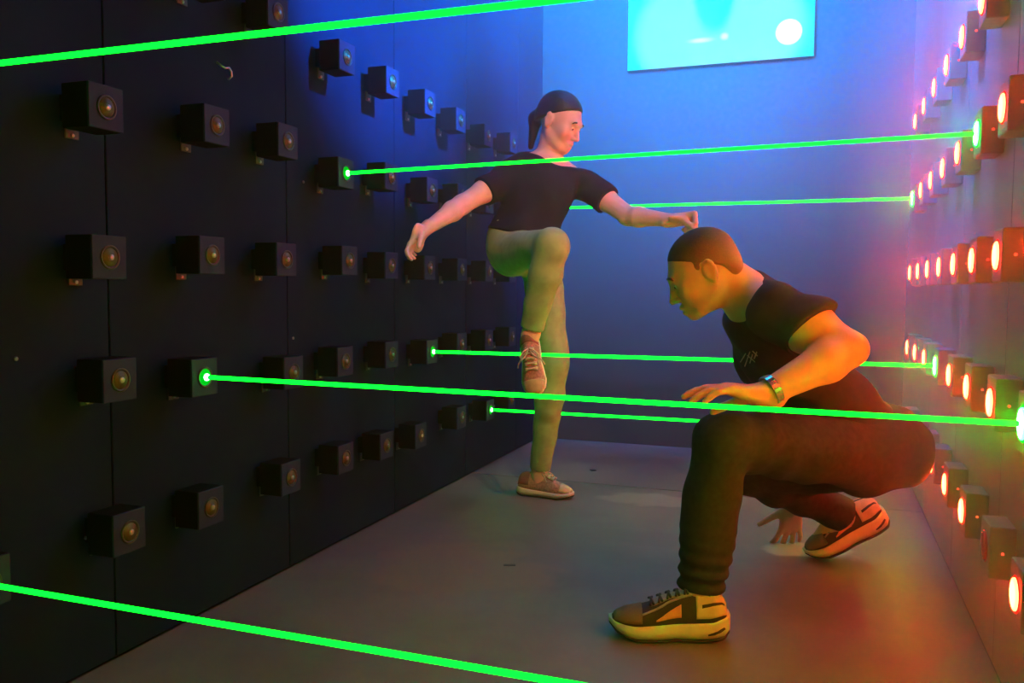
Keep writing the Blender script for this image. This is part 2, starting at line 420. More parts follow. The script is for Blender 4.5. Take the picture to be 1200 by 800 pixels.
class Field:
    def __init__(s, lo, hi, h):
        s.h = h; s.lo = np.asarray(lo, float); s.n = np.ceil((np.asarray(hi)-s.lo)/h).astype(int)+1
        s.F = np.full(s.n, 0.12, np.float32)
        s.ax = [(s.lo[i]+h*np.arange(s.n[i])).astype(np.float32) for i in range(3)]
    def sub(s, lo, hi):
        a = np.clip(np.floor((np.asarray(lo)-s.lo)/s.h).astype(int), 0, s.n-2); b = np.clip(np.ceil((np.asarray(hi)-s.lo)/s.h).astype(int), a+1, s.n-1)
        f = Field.__new__(Field); f.h = s.h; f.lo = s.lo+a*s.h; f.n = b-a+1; f.off = a
        f.F = np.full(f.n, 0.12, np.float32); f.ax = [s.ax[i][a[i]:b[i]+1] for i in range(3)]
        return f
    def sl(s, lo, hi):
        a = np.clip(np.floor((np.asarray(lo)-s.lo)/s.h).astype(int), 0, s.n); b = np.clip(np.ceil((np.asarray(hi)-s.lo)/s.h).astype(int)+1, 0, s.n)
        return tuple(slice(a[i], max(a[i], b[i])) for i in range(3))
    def pts(s, sl):
        return s.ax[0][sl[0]][:, None, None], s.ax[1][sl[1]][None, :, None], s.ax[2][sl[2]][None, None, :]
    @staticmethod
    def smin(a, b, k):
        if k <= 0: return np.minimum(a, b)
        h = np.maximum(k-np.abs(a-b), 0)/k
        return np.minimum(a, b)-h*h*k*0.25
    def put(s, sl, d, k, sub=False):
        cur = s.F[sl]
        s.F[sl] = -s.smin(-cur, d, k) if sub else s.smin(cur, d, k)
    def cone(s, a, b, ra, rb, k=0.01, sub=False):
        a = np.asarray(a, float); b = np.asarray(b, float); m = max(ra, rb)+k+3*s.h
        sl = s.sl(np.minimum(a, b)-m, np.maximum(a, b)+m)
        if any(q.stop <= q.start for q in sl): return
        X, Y, Z = s.pts(sl); d = b-a; L2 = float(d@d)+1e-9
        px, py, pz = X-a[0], Y-a[1], Z-a[2]
        t = np.clip((px*d[0]+py*d[1]+pz*d[2])/L2, 0, 1)
        dist = np.sqrt((px-t*d[0])**2+(py-t*d[1])**2+(pz-t*d[2])**2)-(ra+(rb-ra)*t)
        s.put(sl, dist.astype(np.float32), k, sub)
    def ell(s, c, R, rad, k=0.02, sub=False):
        """R rows: three axes"""
        c = np.asarray(c, float); R = np.asarray(R, float); rad = np.asarray(rad, float)
        ext = np.abs(R.T)@rad+k+3*s.h
        sl = s.sl(c-ext, c+ext)
        if any(q.stop <= q.start for q in sl): return
        X, Y, Z = s.pts(sl); px, py, pz = X-c[0], Y-c[1], Z-c[2]
        q = [R[i, 0]*px+R[i, 1]*py+R[i, 2]*pz for i in range(3)]
        k0 = np.sqrt(sum((q[i]/rad[i])**2 for i in range(3)))+1e-6
        k1 = np.sqrt(sum((q[i]/rad[i]**2)**2 for i in range(3)))+1e-6
        s.put(sl, (k0*(k0-1)/k1).astype(np.float32), k, sub)
    def cut(s, p, n, soft=0.0):
        """keep the side the normal points away from"""
        n = nrm(n); X, Y, Z = s.ax[0][:, None, None]-p[0], s.ax[1][None, :, None]-p[1], s.ax[2][None, None, :]-p[2]
        d = (X*n[0]+Y*n[1]+Z*n[2]).astype(np.float32)
        s.F = -s.smin(-s.F, -d, soft)
    def merge(s, f, k=0.0):
        sl = tuple(slice(f.off[i], f.off[i]+f.n[i]) for i in range(3))
        s.F[sl] = s.smin(s.F[sl], f.F, k)
    def folds(s, amp, waves):
        X, Y, Z = s.ax[0][:, None, None], s.ax[1][None, :, None], s.ax[2][None, None, :]
        for (d, fr, ph) in waves:
            d = nrm(d)*fr
            wob = 1.3*np.sin(X*fr*0.31+ph*2)+1.1*np.sin(Y*fr*0.27-ph)+0.9*np.sin(Z*fr*0.22+ph)
            w_ = np.sin(X*d[0]+Y*d[1]+Z*d[2]+wob+ph)
            s.F += (amp/len(waves)*w_).astype(np.float32)
    def mesh(s, name, relax=2):
        F = s.F; n = s.n
        neg = F < 0
        def act(a): # cells with mixed sign
            o = a[:-1, :-1, :-1].copy(); al = o.copy()
            for i in (0, 1):
                for j in (0, 1):
                    for k in (0, 1):
                        q_ = a[i:n[0]-1+i, j:n[1]-1+j, k:n[2]-1+k]
                        o |= q_; al &= q_
            return o & ~al
        cells = act(neg)
        idx = np.argwhere(cells)
        vid = np.full(cells.shape, -1, np.int32); vid[cells] = np.arange(len(idx))
        acc = np.zeros((len(idx), 3)); cnt = np.zeros(len(idx))
        cor = [(i, j, k) for i in (0, 1) for j in (0, 1) for k in (0, 1)]
        val = {c: F[idx[:, 0]+c[0], idx[:, 1]+c[1], idx[:, 2]+c[2]].astype(float) for c in cor}
        for c in cor:
            for ax in range(3):
                if c[ax] == 0:
                    d = list(c); d[ax] = 1; d = tuple(d)
                    fa, fb = val[c], val[d]; m = (fa < 0) != (fb < 0)
                    t = np.where(m, fa/np.where(m, fa-fb, 1), 0)
                    p = np.tile(np.array(c, float), (len(idx), 1)); p[:, ax] = t
                    acc[m] += p[m]; cnt[m] += 1
        V = s.lo+s.h*(idx+acc/np.maximum(cnt, 1)[:, None])
        quads = []
        for ax in range(3):
            a_, b_ = [(1, 2), (2, 0), (0, 1)][ax]
            sA = [slice(None)]*3; sB = [slice(None)]*3
            sA[ax] = slice(0, -1); sB[ax] = slice(1, None)
            na, nb = neg[tuple(sA)], neg[tuple(sB)]
            for flip, msk in ((False, na & ~nb), (True, ~na & nb)):
                e = np.argwhere(msk)
                ok = (e[:, a_] > 0) & (e[:, b_] > 0) & (e[:, a_] < n[a_]-1) & (e[:, b_] < n[b_]-1)
                e = e[ok]
                def g(da, db):
                    f_ = e.copy(); f_[:, a_] -= da; f_[:, b_] -= db
                    return vid[f_[:, 0], f_[:, 1], f_[:, 2]]
                q_ = np.stack([g(1, 1), g(0, 1), g(0, 0), g(1, 0)], 1)
                quads.append(q_[:, ::-1] if flip else q_)
        Q = np.concatenate(quads)
        for _ in range(relax):
            sm = np.zeros_like(V); ct = np.zeros(len(V))
            for i in range(4):
                np.add.at(sm, Q[:, i], V[Q[:, (i+1) % 4]]+V[Q[:, (i+3) % 4]]); np.add.at(ct, Q[:, i], 2)
            V = V*0.5+0.5*sm/np.maximum(ct, 1)[:, None]
        me = bpy.data.meshes.new(name)
        me.vertices.add(len(V)); me.vertices.foreach_set('co', V.astype(np.float32).ravel())
        me.loops.add(len(Q)*4); me.loops.foreach_set('vertex_index', Q.astype(np.int32).ravel())
        me.polygons.add(len(Q)); me.polygons.foreach_set('loop_start', (np.arange(len(Q))*4).astype(np.int32))
        me.polygons.foreach_set('use_smooth', np.ones(len(Q), bool))
        me.update(calc_edges=True); me.validate()
        return me

def frame3(up, lat):
    """rows: lateral (person's left), front, up"""
    u = nrm(up); l = np.asarray(lat, float); l = nrm(l-u*(l@u)); f = np.cross(l, u)
    return np.array([l, f, u])

def head(F, c, R, s=1.0, female=False):
    """R rows: left, forward, up"""
    P = lambda f, l, u: c+s*(l*R[0]+f*R[1]+u*R[2])
    E = lambda f, l, u, rf, rl, ru, k=0.015, sub=False: F.ell(P(f, l, u), R, np.array([rl, rf, ru])*s, k*s, sub)
    C = lambda a, b, ra, rb, k=0.008, sub=False: F.cone(P(*a), P(*b), ra*s, rb*s, k*s, sub)
    E(-0.014, 0, 0.034, 0.098, 0.076, 0.084, 0.02)
    E(0.028, 0, -0.020, 0.066, 0.064, 0.080, 0.03)
    E(0.030, 0, -0.066, 0.056, 0.052 if not female else 0.046, 0.044, 0.03)
    E(0.076, 0, -0.097, 0.021, 0.024, 0.018, 0.025)
    for q in (-1, 1):
        E(0.062, q*0.040, -0.026, 0.026, 0.024, 0.026, 0.02)
        C((-0.008, q*0.054, -0.05), (0.055, q*0.030, -0.095), 0.016, 0.014, 0.02)
    C((0.084, -0.028, 0.020), (0.084, 0.028, 0.020), 0.013, 0.013, 0.02)
    for q in (-1, 1):
        E(0.101, q*0.032, -0.002, 0.017, 0.017, 0.013, 0.012, True)
        E(0.078, q*0.032, -0.001, 0.013, 0.014, 0.0125, 0.004)          # lids / eyeball bulge
    C((0.088, 0, 0.012), (0.1145, 0, -0.036), 0.008, 0.0105, 0.012)
    for q in (-1, 1):
        E(0.101, q*0.012, -0.040, 0.011, 0.008, 0.008, 0.006)
    C((0.090, -0.018, -0.068), (0.099, 0, -0.064), 0.006, 0.0075, 0.008); C((0.090, 0.018, -0.068), (0.099, 0, -0.064), 0.006, 0.0075, 0.008)
    C((0.088, -0.016, -0.079), (0.096, 0, -0.080), 0.006, 0.008, 0.008); C((0.088, 0.016, -0.079), (0.096, 0, -0.080), 0.006, 0.008, 0.008)
    C((0.100, -0.018, -0.0725), (0.100, 0.018, -0.0725), 0.0028, 0.0028, 0.004, True)
    for q in (-1, 1):
        F.ell(P(-0.012, q*0.077, -0.008), R, np.array([0.009, 0.020, 0.033])*s, 0.006*s)
        C((-0.024, q*0.082, 0.012), (-0.018, q*0.084, 0.022), 0.007, 0.007, 0.004); C((-0.026, q*0.082, -0.004), (-0.012, q*0.080, -0.034), 0.006, 0.007, 0.004)
        F.ell(P(-0.006, q*0.089, -0.004), R, np.array([0.007, 0.011, 0.018])*s, 0.004*s, True)

def eyes(parent, c, R, s, mats):
    for q in (-1, 1):
        p = c+s*(q*0.032*R[0]+0.0805*R[1]-0.001*R[2])
        bm = bmesh.new(); bmesh.ops.create_uvsphere(bm, u_segments=16, v_segments=10, radius=0.0112*s)
        o = link('eye', mesh_of(bm, 'eye', True), mats[0], parent, p)
        i_ = p+s*(0.0095*R[1]-0.002*R[2])
        bm = bmesh.new(); bmesh.ops.create_uvsphere(bm, u_segments=12, v_segments=8, radius=0.0045*s)
        link('iris', mesh_of(bm, 'iris', True), mats[1], o, i_-p)
        a = [c+s*((q*(0.032+d))*R[0]+(0.0955-abs(d)*0.35)*R[1]+(0.024+e)*R[2]) for d, e in ((-0.017, 0.003), (0, 0.004), (0.012, 0.001), (0.020, -0.006))]
        link('eyebrow', tube_mesh('eyebrow', a, [0.0025*s, 0.0042*s, 0.0036*s, 0.0018*s]), mats[1], parent)

def hand(F, wrist, d, n, curls, s=1.0, left=True, spread=0.10, thumb=(0.75, 0.55, 0.35), thumb_curl=0.3, side=None):
    """d: wrist->knuckles, n: out of the palm; curls: four tuples of joint bends (index..little)"""
    d = nrm(d); n = np.asarray(n, float); n = nrm(n-d*(n@d))
    sd = side if side is not None else (np.cross(d, n) if left else np.cross(n, d))   # towards the thumb
    W = np.asarray(wrist, float)
    h = F.sub(W-0.24*s, W+0.24*s)
    offs = [0.030, 0.010, -0.010, -0.028]; ln = [0.088, 0.092, 0.088, 0.080]
    ph = [(0.043, 0.026, 0.021), (0.047, 0.030, 0.022), (0.043, 0.028, 0.021), (0.034, 0.021, 0.018)]
    h.cone(W-d*0.03*s, W+d*0.012*s, 0.027*s, 0.026*s, 0.02*s)
    for i in range(4):
        kn = W+s*(d*ln[i]+sd*offs[i])
        h.cone(W+s*(d*0.01+sd*offs[i]*0.6), kn, 0.0165*s, 0.0120*s, 0.012*s)
    h.ell(W+s*(d*0.045+n*0.004), np.array([sd, n, d]), np.array([0.036, 0.014, 0.045])*s, 0.012*s)
    for i in range(4):
        g = F.sub(W-0.26*s, W+0.26*s)
        p = W+s*(d*ln[i]+sd*offs[i]); a = 0.0
        dd = nrm(d+sd*spread*(1.5-i)/1.5); rr = [0.0105, 0.0095, 0.0088, 0.0076]
        for j in range(3):
            a += curls[i][j]
            v = dd*math.cos(a)+n*math.sin(a)
            e = p+v*ph[i][j]*s
            g.cone(p, e, rr[j]*s*(0.92 if i == 3 else 1), rr[j+1]*s*(0.92 if i == 3 else 1), 0.003*s); p = e
        gs = tuple(slice(h.off[q]-g.off[q], h.off[q]-g.off[q]+h.n[q]) for q in range(3))
        h.F = Field.smin(h.F, g.F[gs], 0.004*s)
    b0 = W+s*(d*0.018+sd*0.018+n*0.006)
    tv = nrm(d*thumb[0]+sd*thumb[1]+n*thumb[2])
    b1 = b0+tv*0.046*s; t2 = nrm(tv+d*thumb_curl*0.6+n*thumb_curl*0.6-sd*thumb_curl*0.4); b2 = b1+t2*0.034*s; t3 = nrm(t2+n*thumb_curl*0.5+d*thumb_curl*0.3); b3 = b2+t3*0.026*s
    h.cone(b0, b1, 0.0165*s, 0.0120*s, 0.012*s); h.cone(b1, b2, 0.0115*s, 0.0105*s, 0.004*s); h.cone(b2, b3, 0.0105*s, 0.0085*s, 0.003*s)
    F.merge(h, 0.010*s)

def limb(F, pts, rads, k=0.02, pad=0.14, cuts=(), merge_k=0.02, infl=0.0, bulge=()):
    pts = [np.asarray(p, float) for p in pts]
    lo = np.min(pts, 0)-pad; hi = np.max(pts, 0)+pad
    f = F.sub(lo, hi)
    for i in range(len(pts)-1):
        f.cone(pts[i], pts[i+1], rads[i]+infl, rads[i+1]+infl, k)
    for (c, r) in bulge: f.cone(c, np.asarray(c)+1e-4, r+infl, r+infl, 0.04)
    for p, n in cuts: f.cut(p, n)
    F.merge(f, merge_k)
lerp = lambda a, b, t: np.asarray(a)*(1-t)+np.asarray(b)*t

# skin, cloth
def skin(name, col):
    m, nt, b = new_mat(name); N = nt.nodes; L = nt.links
    tc = N.new('ShaderNodeTexCoord'); nz = N.new('ShaderNodeTexNoise'); nz.inputs['Scale'].default_value = 35; nz.inputs['Detail'].default_value = 5
    L.new(tc.outputs['Object'], nz.inputs['Vector']); rp = N.new('ShaderNodeValToRGB')
    rp.color_ramp.elements[0].color = (*[c*0.88 for c in col], 1); rp.color_ramp.elements[1].color = (*[min(1, c*1.1) for c in col], 1)
    L.new(nz.outputs['Fac'], rp.inputs['Fac']); L.new(rp.outputs['Color'], b.inputs['Base Color'])
    b.inputs['Roughness'].default_value = 0.5
    b.inputs['Subsurface Weight'].default_value = 0.12; b.inputs['Subsurface Radius'].default_value = (0.012, 0.004, 0.002); b.inputs['Subsurface Scale'].default_value = 0.5
    return m
M['skin_m'] = skin('fair_skin', (0.62, 0.37, 0.27)); M['skin_w'] = skin('light_skin', (0.80, 0.50, 0.40))
M['tee_m'] = pmat('black_cotton', (0.036, 0.037, 0.048), rough=0.9, bump=0.15, bscale=260, spec=0.2)
M['jeans'] = pmat('dark_denim', (0.030, 0.031, 0.033), rough=0.85, bump=0.2, bscale=300, var=0.25, scale=60, spec=0.2)
M['tee_w'] = pmat('navy_cotton', (0.010, 0.014, 0.020), rough=0.9, bump=0.15, bscale=260, spec=0.2)
M['legging'] = pmat('olive_stretch_cloth', (0.27, 0.37, 0.17), rough=0.75, bump=0.1, bscale=300, spec=0.3)
M['hair_m'] = pmat('cropped_brown_hair', (0.10, 0.066, 0.048), rough=0.75, var=0.4, scale=220, bump=0.5, bscale=500)
def fade_hair(c, axis):
    """clipped sides: lighter towards the lower edge of the cut, dark on top"""
    m, nt, b = new_mat('cropped_brown_hair'); N = nt.nodes; L = nt.links
    tc = N.new('ShaderNodeTexCoord'); dt = N.new('ShaderNodeVectorMath'); dt.operation = 'DOT_PRODUCT'
    sb_ = N.new('ShaderNodeVectorMath'); sb_.operation = 'SUBTRACT'; sb_.inputs[1].default_value = tuple(c); L.new(tc.outputs['Object'], sb_.inputs[0])
    L.new(sb_.outputs[0], dt.inputs[0]); dt.inputs[1].default_value = tuple(axis)
    nz = N.new('ShaderNodeTexNoise'); nz.inputs['Scale'].default_value = 260; L.new(tc.outputs['Object'], nz.inputs['Vector'])
    ad = N.new('ShaderNodeMath'); ad.operation = 'MULTIPLY_ADD'; ad.inputs[1].default_value = 0.03; L.new(nz.outputs['Fac'], ad.inputs[0]); L.new(dt.outputs['Value'], ad.inputs[2])
    mr = N.new('ShaderNodeMapRange'); mr.inputs['From Min'].default_value = -0.02; mr.inputs['From Max'].default_value = 0.10; L.new(ad.outputs[0], mr.inputs['Value'])
    rp = N.new('ShaderNodeValToRGB'); rp.color_ramp.elements[0].color = (0.30, 0.19, 0.14, 1); rp.color_ramp.elements[1].color = (0.045, 0.034, 0.030, 1)
    L.new(mr.outputs[0], rp.inputs['Fac']); L.new(rp.outputs['Color'], b.inputs['Base Color']); b.inputs['Roughness'].default_value = 0.8
    n2 = N.new('ShaderNodeBump'); n2.inputs['Strength'].default_value = 0.4; n2.inputs['Distance'].default_value = 0.003
    L.new(nz.outputs['Fac'], n2.inputs['Height']); L.new(n2.outputs['Normal'], b.inputs['Normal'])
    return m
M['hair_w'] = pmat('black_hair', (0.012, 0.010, 0.010), rough=0.45, var=0.4, scale=90, bump=0.4, bscale=160)
M['eye_white'] = pmat('eye_white', (0.75, 0.72, 0.70), rough=0.2, var=0.02); M['iris'] = pmat('dark_iris', (0.03, 0.02, 0.015), rough=0.4)
M['shoe_white'] = pmat('cream_foam_sole', (0.74, 0.70, 0.60), rough=0.55, var=0.06, scale=40)
M['shoe_black'] = pmat('black_mesh_upper', (0.030, 0.028, 0.026), rough=0.8, bump=0.3, bscale=400)
M['shoe_brown'] = pmat('taupe_suede', (0.16, 0.12, 0.08), rough=0.85, bump=0.2, bscale=300)
M['shoe_grey'] = pmat('grey_overlay', (0.32, 0.31, 0.29), rough=0.6); M['shoe_tan'] = pmat('pale_tan_panel', (0.62, 0.48, 0.32), rough=0.7)
M['shoe_orange'] = pmat('orange_side_mark', (0.70, 0.30, 0.14), rough=0.6)
M['rubber'] = pmat('dark_rubber', (0.035, 0.025, 0.022), rough=0.7)
M['knit'] = pmat('pink_tan_knit', (0.46, 0.26, 0.20), rough=0.9, bump=0.5, bscale=220, var=0.3, scale=120)
M['knit_dark'] = pmat('dark_rose_knit', (0.25, 0.11, 0.09), rough=0.9, bump=0.5, bscale=220)
M['lace'] = pmat('pale_lace', (0.62, 0.54, 0.42), rough=0.85); M['print'] = pmat('pale_print', (0.45, 0.45, 0.44), rough=0.8)
M['watch_metal'] = pmat('watch_steel', (0.72, 0.70, 0.66), rough=0.25, metal=1.0); M['watch_face'] = pmat('watch_face', (0.10, 0.10, 0.10), rough=0.15)

# ---------------------------------------------------------------- shoes (local frame: x to the toe, y to the wearer's left, z up; heel end at x=0)
def strip_mesh(name, rows, closed=True, cap=True):
    n = len(rows[0]); vs = [p for r in rows for p in r]; fs = []
    for i in range(len(rows)-1):
        for j in range(n if closed else n-1):
            fs.append((i*n+j, i*n+(j+1) % n, (i+1)*n+(j+1) % n, (i+1)*n+j))
    if cap: fs.append(tuple(range(n))); fs.append(tuple(range((len(rows)-1)*n, len(rows)*n)))
    me = bpy.data.meshes.new(name); me.from_pydata([tuple(map(float, v)) for v in vs], [], fs)
    bm = bmesh.new(); bm.from_mesh(me); bmesh.ops.recalc_face_normals(bm, faces=bm.faces); bm.to_mesh(me); bm.free()
    for p in me.polygons: p.use_smooth = True
    return me
def interp(x, xs, ys): return float(np.interp(x, xs, ys))
class Shoe:
    def __init__(s, L, style):
        s.L = L; s.st = style
        s.wx = [0, .04, .12, .28, .45, .62, .76, .88, .96, 1.0]; s.wy = [.35, .62, .80, .82, .78, .92, 1.0, .88, .58, .18]
        if style == 'chunky':
            s.hw = 0.054
            s.bot = ([0, .05, .2, .45, .6, .8, .93, 1], [.022, .010, .004, .003, .0, .003, .018, .034]); s.top = ([0, .05, .15, .35, .6, .8, .93, 1], [.070, .064, .054, .050, .044, .040, .044, .050])
            s.ux = ([0, .04, .12, .25, .38, .5, .62, .75, .88, .96, 1], [.095, .112, .120, .122, .116, .106, .090, .078, .070, .060, .050])
        else:
            s.hw = 0.046
            s.bot = ([0, .1, .5, .75, 1], [.006, .0, .0, .0, .012]); s.top = ([0, .1, .35, .6, .85, 1], [.040, .036, .030, .027, .026, .030])
            s.ux = ([0, .04, .12, .25, .38, .5, .62, .75, .88, .96, 1], [.075, .092, .098, .098, .100, .092, .078, .064, .054, .044, .034])
    def W(s, u): return s.hw*interp(u, s.wx, s.wy)
    def ring_outline(s, z, grow=1.0, n=40):
        us = [0.5-0.5*math.cos(math.pi*i/n) for i in range(n+1)]
        return us
    def sole(s, name, zlo, zhi, grow, mat, parent, u0=0.0, u1=1.0):
        rows = []
        us = [u0+(u1-u0)*(0.5-0.5*math.cos(math.pi*i/36)) for i in range(37)]
        for u in us:
            wv = max(0.003, s.W(u)*grow); a, b = zlo(u), zhi(u); x = s.L*(0.5+(u-0.5)*(1+(grow-1)*0.5)); r = min(wv*0.5, (b-a)*0.35)
            rows.append([(x, -wv+r*.4, a), (x, wv-r*.4, a), (x, wv, a+r), (x, wv*1.02, (a+b)/2), (x, wv*.97, b-r*.5), (x, wv*.93, b), (x, -wv*.93, b), (x, -wv*.97, b-r*.5), (x, -wv*1.02, (a+b)/2), (x, -wv, a+r)])
        return link(name, strip_mesh(name, rows), mat, parent)
    def sect(s, u, grow=0.0, t0=0.0, t1=1.0, n=18):
        """cross-section arc of the upper at u, from one side over the top to the other"""
        x = s.L*(0.03+0.945*u); wv = max(0.006, s.W(0.02+0.965*u)*0.93)+grow; zb = interp(u, *s.top)-0.006; zt = interp(u, *s.ux)+grow
        out = []
        for i in range(n+1):
            a = math.pi*(t0+(t1-t0)*i/n); ca, sa = math.cos(a), math.sin(a)
            nar = 1.0-0.34*max(0.0, sa)**1.5 if u < .55 else 1.0-0.22*max(0.0, sa)**2
            out.append((x, -wv*math.copysign(abs(ca)**0.75, ca)*nar, zb+(zt-zb)*abs(sa)**0.72))
        return out
    def shell(s, name, u0, u1, t0, t1, grow, mat, parent, n=14, m=14, shape=None):
        """a patch lying on the upper, thickness grow; shape(v) gives (t0,t1) along v=0..1"""
        top, bot = [], []
        for i in range(m+1):
            v = i/m; u = u0+(u1-u0)*v; a, b = shape(v) if shape else (t0, t1)
            top.append(s.sect(u, grow, a, b, n)); bot.append(s.sect(u, grow-0.004, a, b, n))
        rows = [tp+list(reversed(bt)) for tp, bt in zip(top, bot)]
        return link(name, strip_mesh(name, rows), mat, parent)
def place_shoe(parent, heel, toe, up, L, style, label, left):
    x = nrm(np.asarray(toe)-np.asarray(heel)); z = nrm(np.asarray(up)-x*(np.asarray(up)@x)); y = np.cross(z, x)
    s = Shoe(L, style)
    chunky = style == 'chunky'
    rows = [s.sect(0.5-0.5*math.cos(math.pi*i/40)) for i in range(41)]
    me = strip_mesh('shoe', rows)
    o = link('shoe', me, M['shoe_black'] if chunky else M['knit'], parent)
    o['label'] = label
    mm = Matrix.Identity(4)
    for i in range(3): mm[i][0], mm[i][1], mm[i][2], mm[i][3] = x[i], y[i], z[i], heel[i]
    o.matrix_basis = mm
    bo = lambda u: interp(u, *s.bot); to = lambda u: interp(u, *s.top)
    s.sole('outsole', lambda u: bo(u), lambda u: bo(u)+0.007, 1.0, M['rubber'], o)
    s.sole('midsole', lambda u: bo(u)+0.0065, to, 1.01, M['shoe_white'], o)
    if chunky:
        s.shell('toe_panel', .74, .985, .06, .94, .0022, M['shoe_brown'], o)
        for a, b in ((.04, .42), (.58, .96)):
            s.shell('heel_panel', .0, .27, a, b, .0026, M['shoe_tan'], o)
            q = a < .5
            s.shell('overlay', .24, .74, 0, 0, .0028, M['shoe_grey'], o, n=4, shape=lambda v, q=q: ((.20+.16*(1-v), .235+.17*(1-v)) if q else (1-.235-.17*(1-v), 1-.20-.16*(1-v))))
            s.shell('side_mark', .40, .62, 0, 0, .0030, M['shoe_orange'], o, n=5, shape=lambda v, q=q: ((.06, .06+.02+.13*(1-v)) if q else (1-.08-.13*(1-v), 1-.06)))
            s.shell('ankle_band', .02, .22, 0, 0, .0034, M['shoe_black'], o, n=4, shape=lambda v, q=q: ((.20-.06*v, .24-.06*v) if q else (1-.24+.06*v, 1-.20+.06*v)))
        # sculpted groove at the heel end of the sole
        for sg in (-1, 1):
            pts = [(s.L*u, sg*(s.W(u)*1.035), zz) for u, zz in ((.05, .040), (.09, .034), (.14, .028), (.19, .024))]
            link('sole_groove', tube_mesh('sole_groove', pts, [.003, .004, .0035, .002]), M['rubber'], o)
    else:
        s.shell('heel_counter', .0, .22, .06, .94, .0022, M['knit_dark'], o)
        s.shell('toe_panel', .80, .985, .06, .94, .0016, M['shoe_tan'], o)
    # tongue and laces
    s.shell('tongue', .30, .66, .36, .64, .004, M['shoe_grey'] if chunky else M['knit'], o, n=8, m=8)
    for i in range(5):
        u = .34+.075*i
        for (a, b, du) in ((.34, .66, .03), (.66, .34, .03)):
            pts = [s.sect(u+du*(j/6), .0085, a+(b-a)*j/6, a+(b-a)*j/6+1e-4, 1)[0] for j in range(7)]
            link('lace', tube_mesh('lace', pts, .0032, 6), M['lace'] if not chunky else M['shoe_black'], o)
    if not chunky:
        c = np.array(s.sect(.36, .010, .5, .5001, 1)[0])
        for sg in (-1, 1):
            pts = [c+np.array(v) for v in ((0, 0, 0), (.012, sg*.018, .012), (.030, sg*.034, .008), (.040, sg*.030, -.004), (.026, sg*.014, -.002), (0, 0, 0))]
            link('lace_loop', tube_mesh('lace_loop', pts, .0030, 6), M['lace'], o)
            pts = [c+np.array(v) for v in ((0, 0, 0), (.02, sg*.022, -.004), (.045, sg*.044, -.022), (.055, sg*.050, -.038))]
            link('lace_end', tube_mesh('lace_end', pts, .0026, 6), M['lace'], o)
    return o

def torso(F, pel, neck, lsh, rsh, lhip, rhip, dims, infl=0.0, k=0.05, belly=0.0):
    """dims: list of (fraction along the spine, half width, half depth, half length)"""
    R = frame3(neck-pel, lsh-rsh)
    for (t, wx, dx, lz, fo) in dims:
        F.ell(lerp(pel, neck, t)+R[1]*fo, R, (wx+infl, dx+infl, lz+infl), k)
    return R

# ================================================================ crouching man
man = empty('person', (-0.15, 2.5, 0))
tag(man, 'crouching man in black t-shirt and dark jeans, one hand on knee', 'person')
mp_ = np.array([-0.15, 2.5, 0.0])
pel = at(1012, 522, 2.52); neck = at(873, 345, 2.42)
lsh = at(912, 366, 2.265); rsh = at(878, 372, 2.60)
lel = at(996, 409, 2.12); lwr = at(897, 461, 2.085)
lhip = at(1008, 532, 2.43); lkn = at(848, 515, 2.17); lan = at(818, 690, 2.175)
rhip = at(1003, 535, 2.63); rkn = at(862, 549, 2.69); ran = at(986, 604, 2.76)
rel = at(905, 505, 2.80); rwr = at(929, 592, 2.93)
hc = at(823.5, 318, 2.40)
hor = nrm(-0.99*RT+0.13*np.array([FW[0], FW[1], 0])); vz = np.array([0, 0, 1.0]); th = math.radians(29)
fwd = math.cos(th)*hor-math.sin(th)*vz; upv = math.sin(th)*hor+math.cos(th)*vz
HR = np.array([np.cross(upv, fwd), fwd, upv]); hs = 0.985
DM = [(0.02, .165, .125, .13, 0.0), (0.30, .150, .120, .14, .012), (0.58, .160, .118, .14, .008), (0.78, .155, .108, .12, 0.0)]
allp = np.array([pel, neck, lsh, rsh, lel, lwr, lkn, lan, rkn, ran, rwr, hc])
lo = allp.min(0)-0.22; hi = allp.max(0)+0.20; lo[2] = -0.03

B = Field(lo, hi, 0.0042)
TR = torso(B, pel, neck, lsh, rsh, lhip, rhip, DM, -0.008)
B.cone(lerp(neck, lsh, .15), lsh, .055, .055, .05); B.cone(lerp(neck, rsh, .15), rsh, .055, .055, .05)
limb(B, [lhip, lkn, lan, lan+np.array([0, 0, -.04])], [.085, .058, .040, .035], merge_k=.04)
limb(B, [rhip, rkn, ran, at(962, 632, 2.80)], [.085, .058, .038, .03], merge_k=.04)
# left arm: shoulder, biceps/triceps, elbow, forearm
ua = lerp(lsh, lel, .45)
limb(B, [lsh, ua, lel, lerp(lel, lwr, .28), lerp(lel, lwr, .95)], [.066, .066, .041, .050, .032], merge_k=.03, k=.022)
limb(B, [rsh, rel, rwr], [.062, .046, .030], merge_k=.03, k=.03)
# left hand lying over the knee, fingers drooping
hd = nrm(at(848, 452, 2.07)-lwr)
hand(B, lerp(lel, lwr, 1.03), hd, np.array([0, 0, -1.0])+FW*0.12, [(0.22, .20, .12), (.22, .28, .15), (.28, .36, .2), (.32, .4, .2)], 1.06, True, .16,
     side=nrm(FW*0.9+RT*0.15), thumb=(.7, .5, .45))
# right hand on the floor, fingers bracing
hand(B, rwr, nrm(at(926, 622, 2.95)-rwr), nrm(-RT*0.2+FW*0.9), [(.15, .35, .2)]*4, 1.0, False, .35, side=nrm(-RT), thumb=(.55, .8, .1), thumb_curl=.1)
B.cone(hc-.035*upv-0.03*fwd, neck+0.02*nrm(pel-neck), .056, .063, .03)
B.cone(hc-.02*upv-0.055*fwd, neck-0.012*TR[1], .043, .052, .03)
head(B, hc, HR, hs)
body_m = link('body', B.mesh('body'), M['skin_m'], man, -mp_)
del B
eyes(man, hc-mp_, HR, hs, (M['eye_white'], M['iris']))
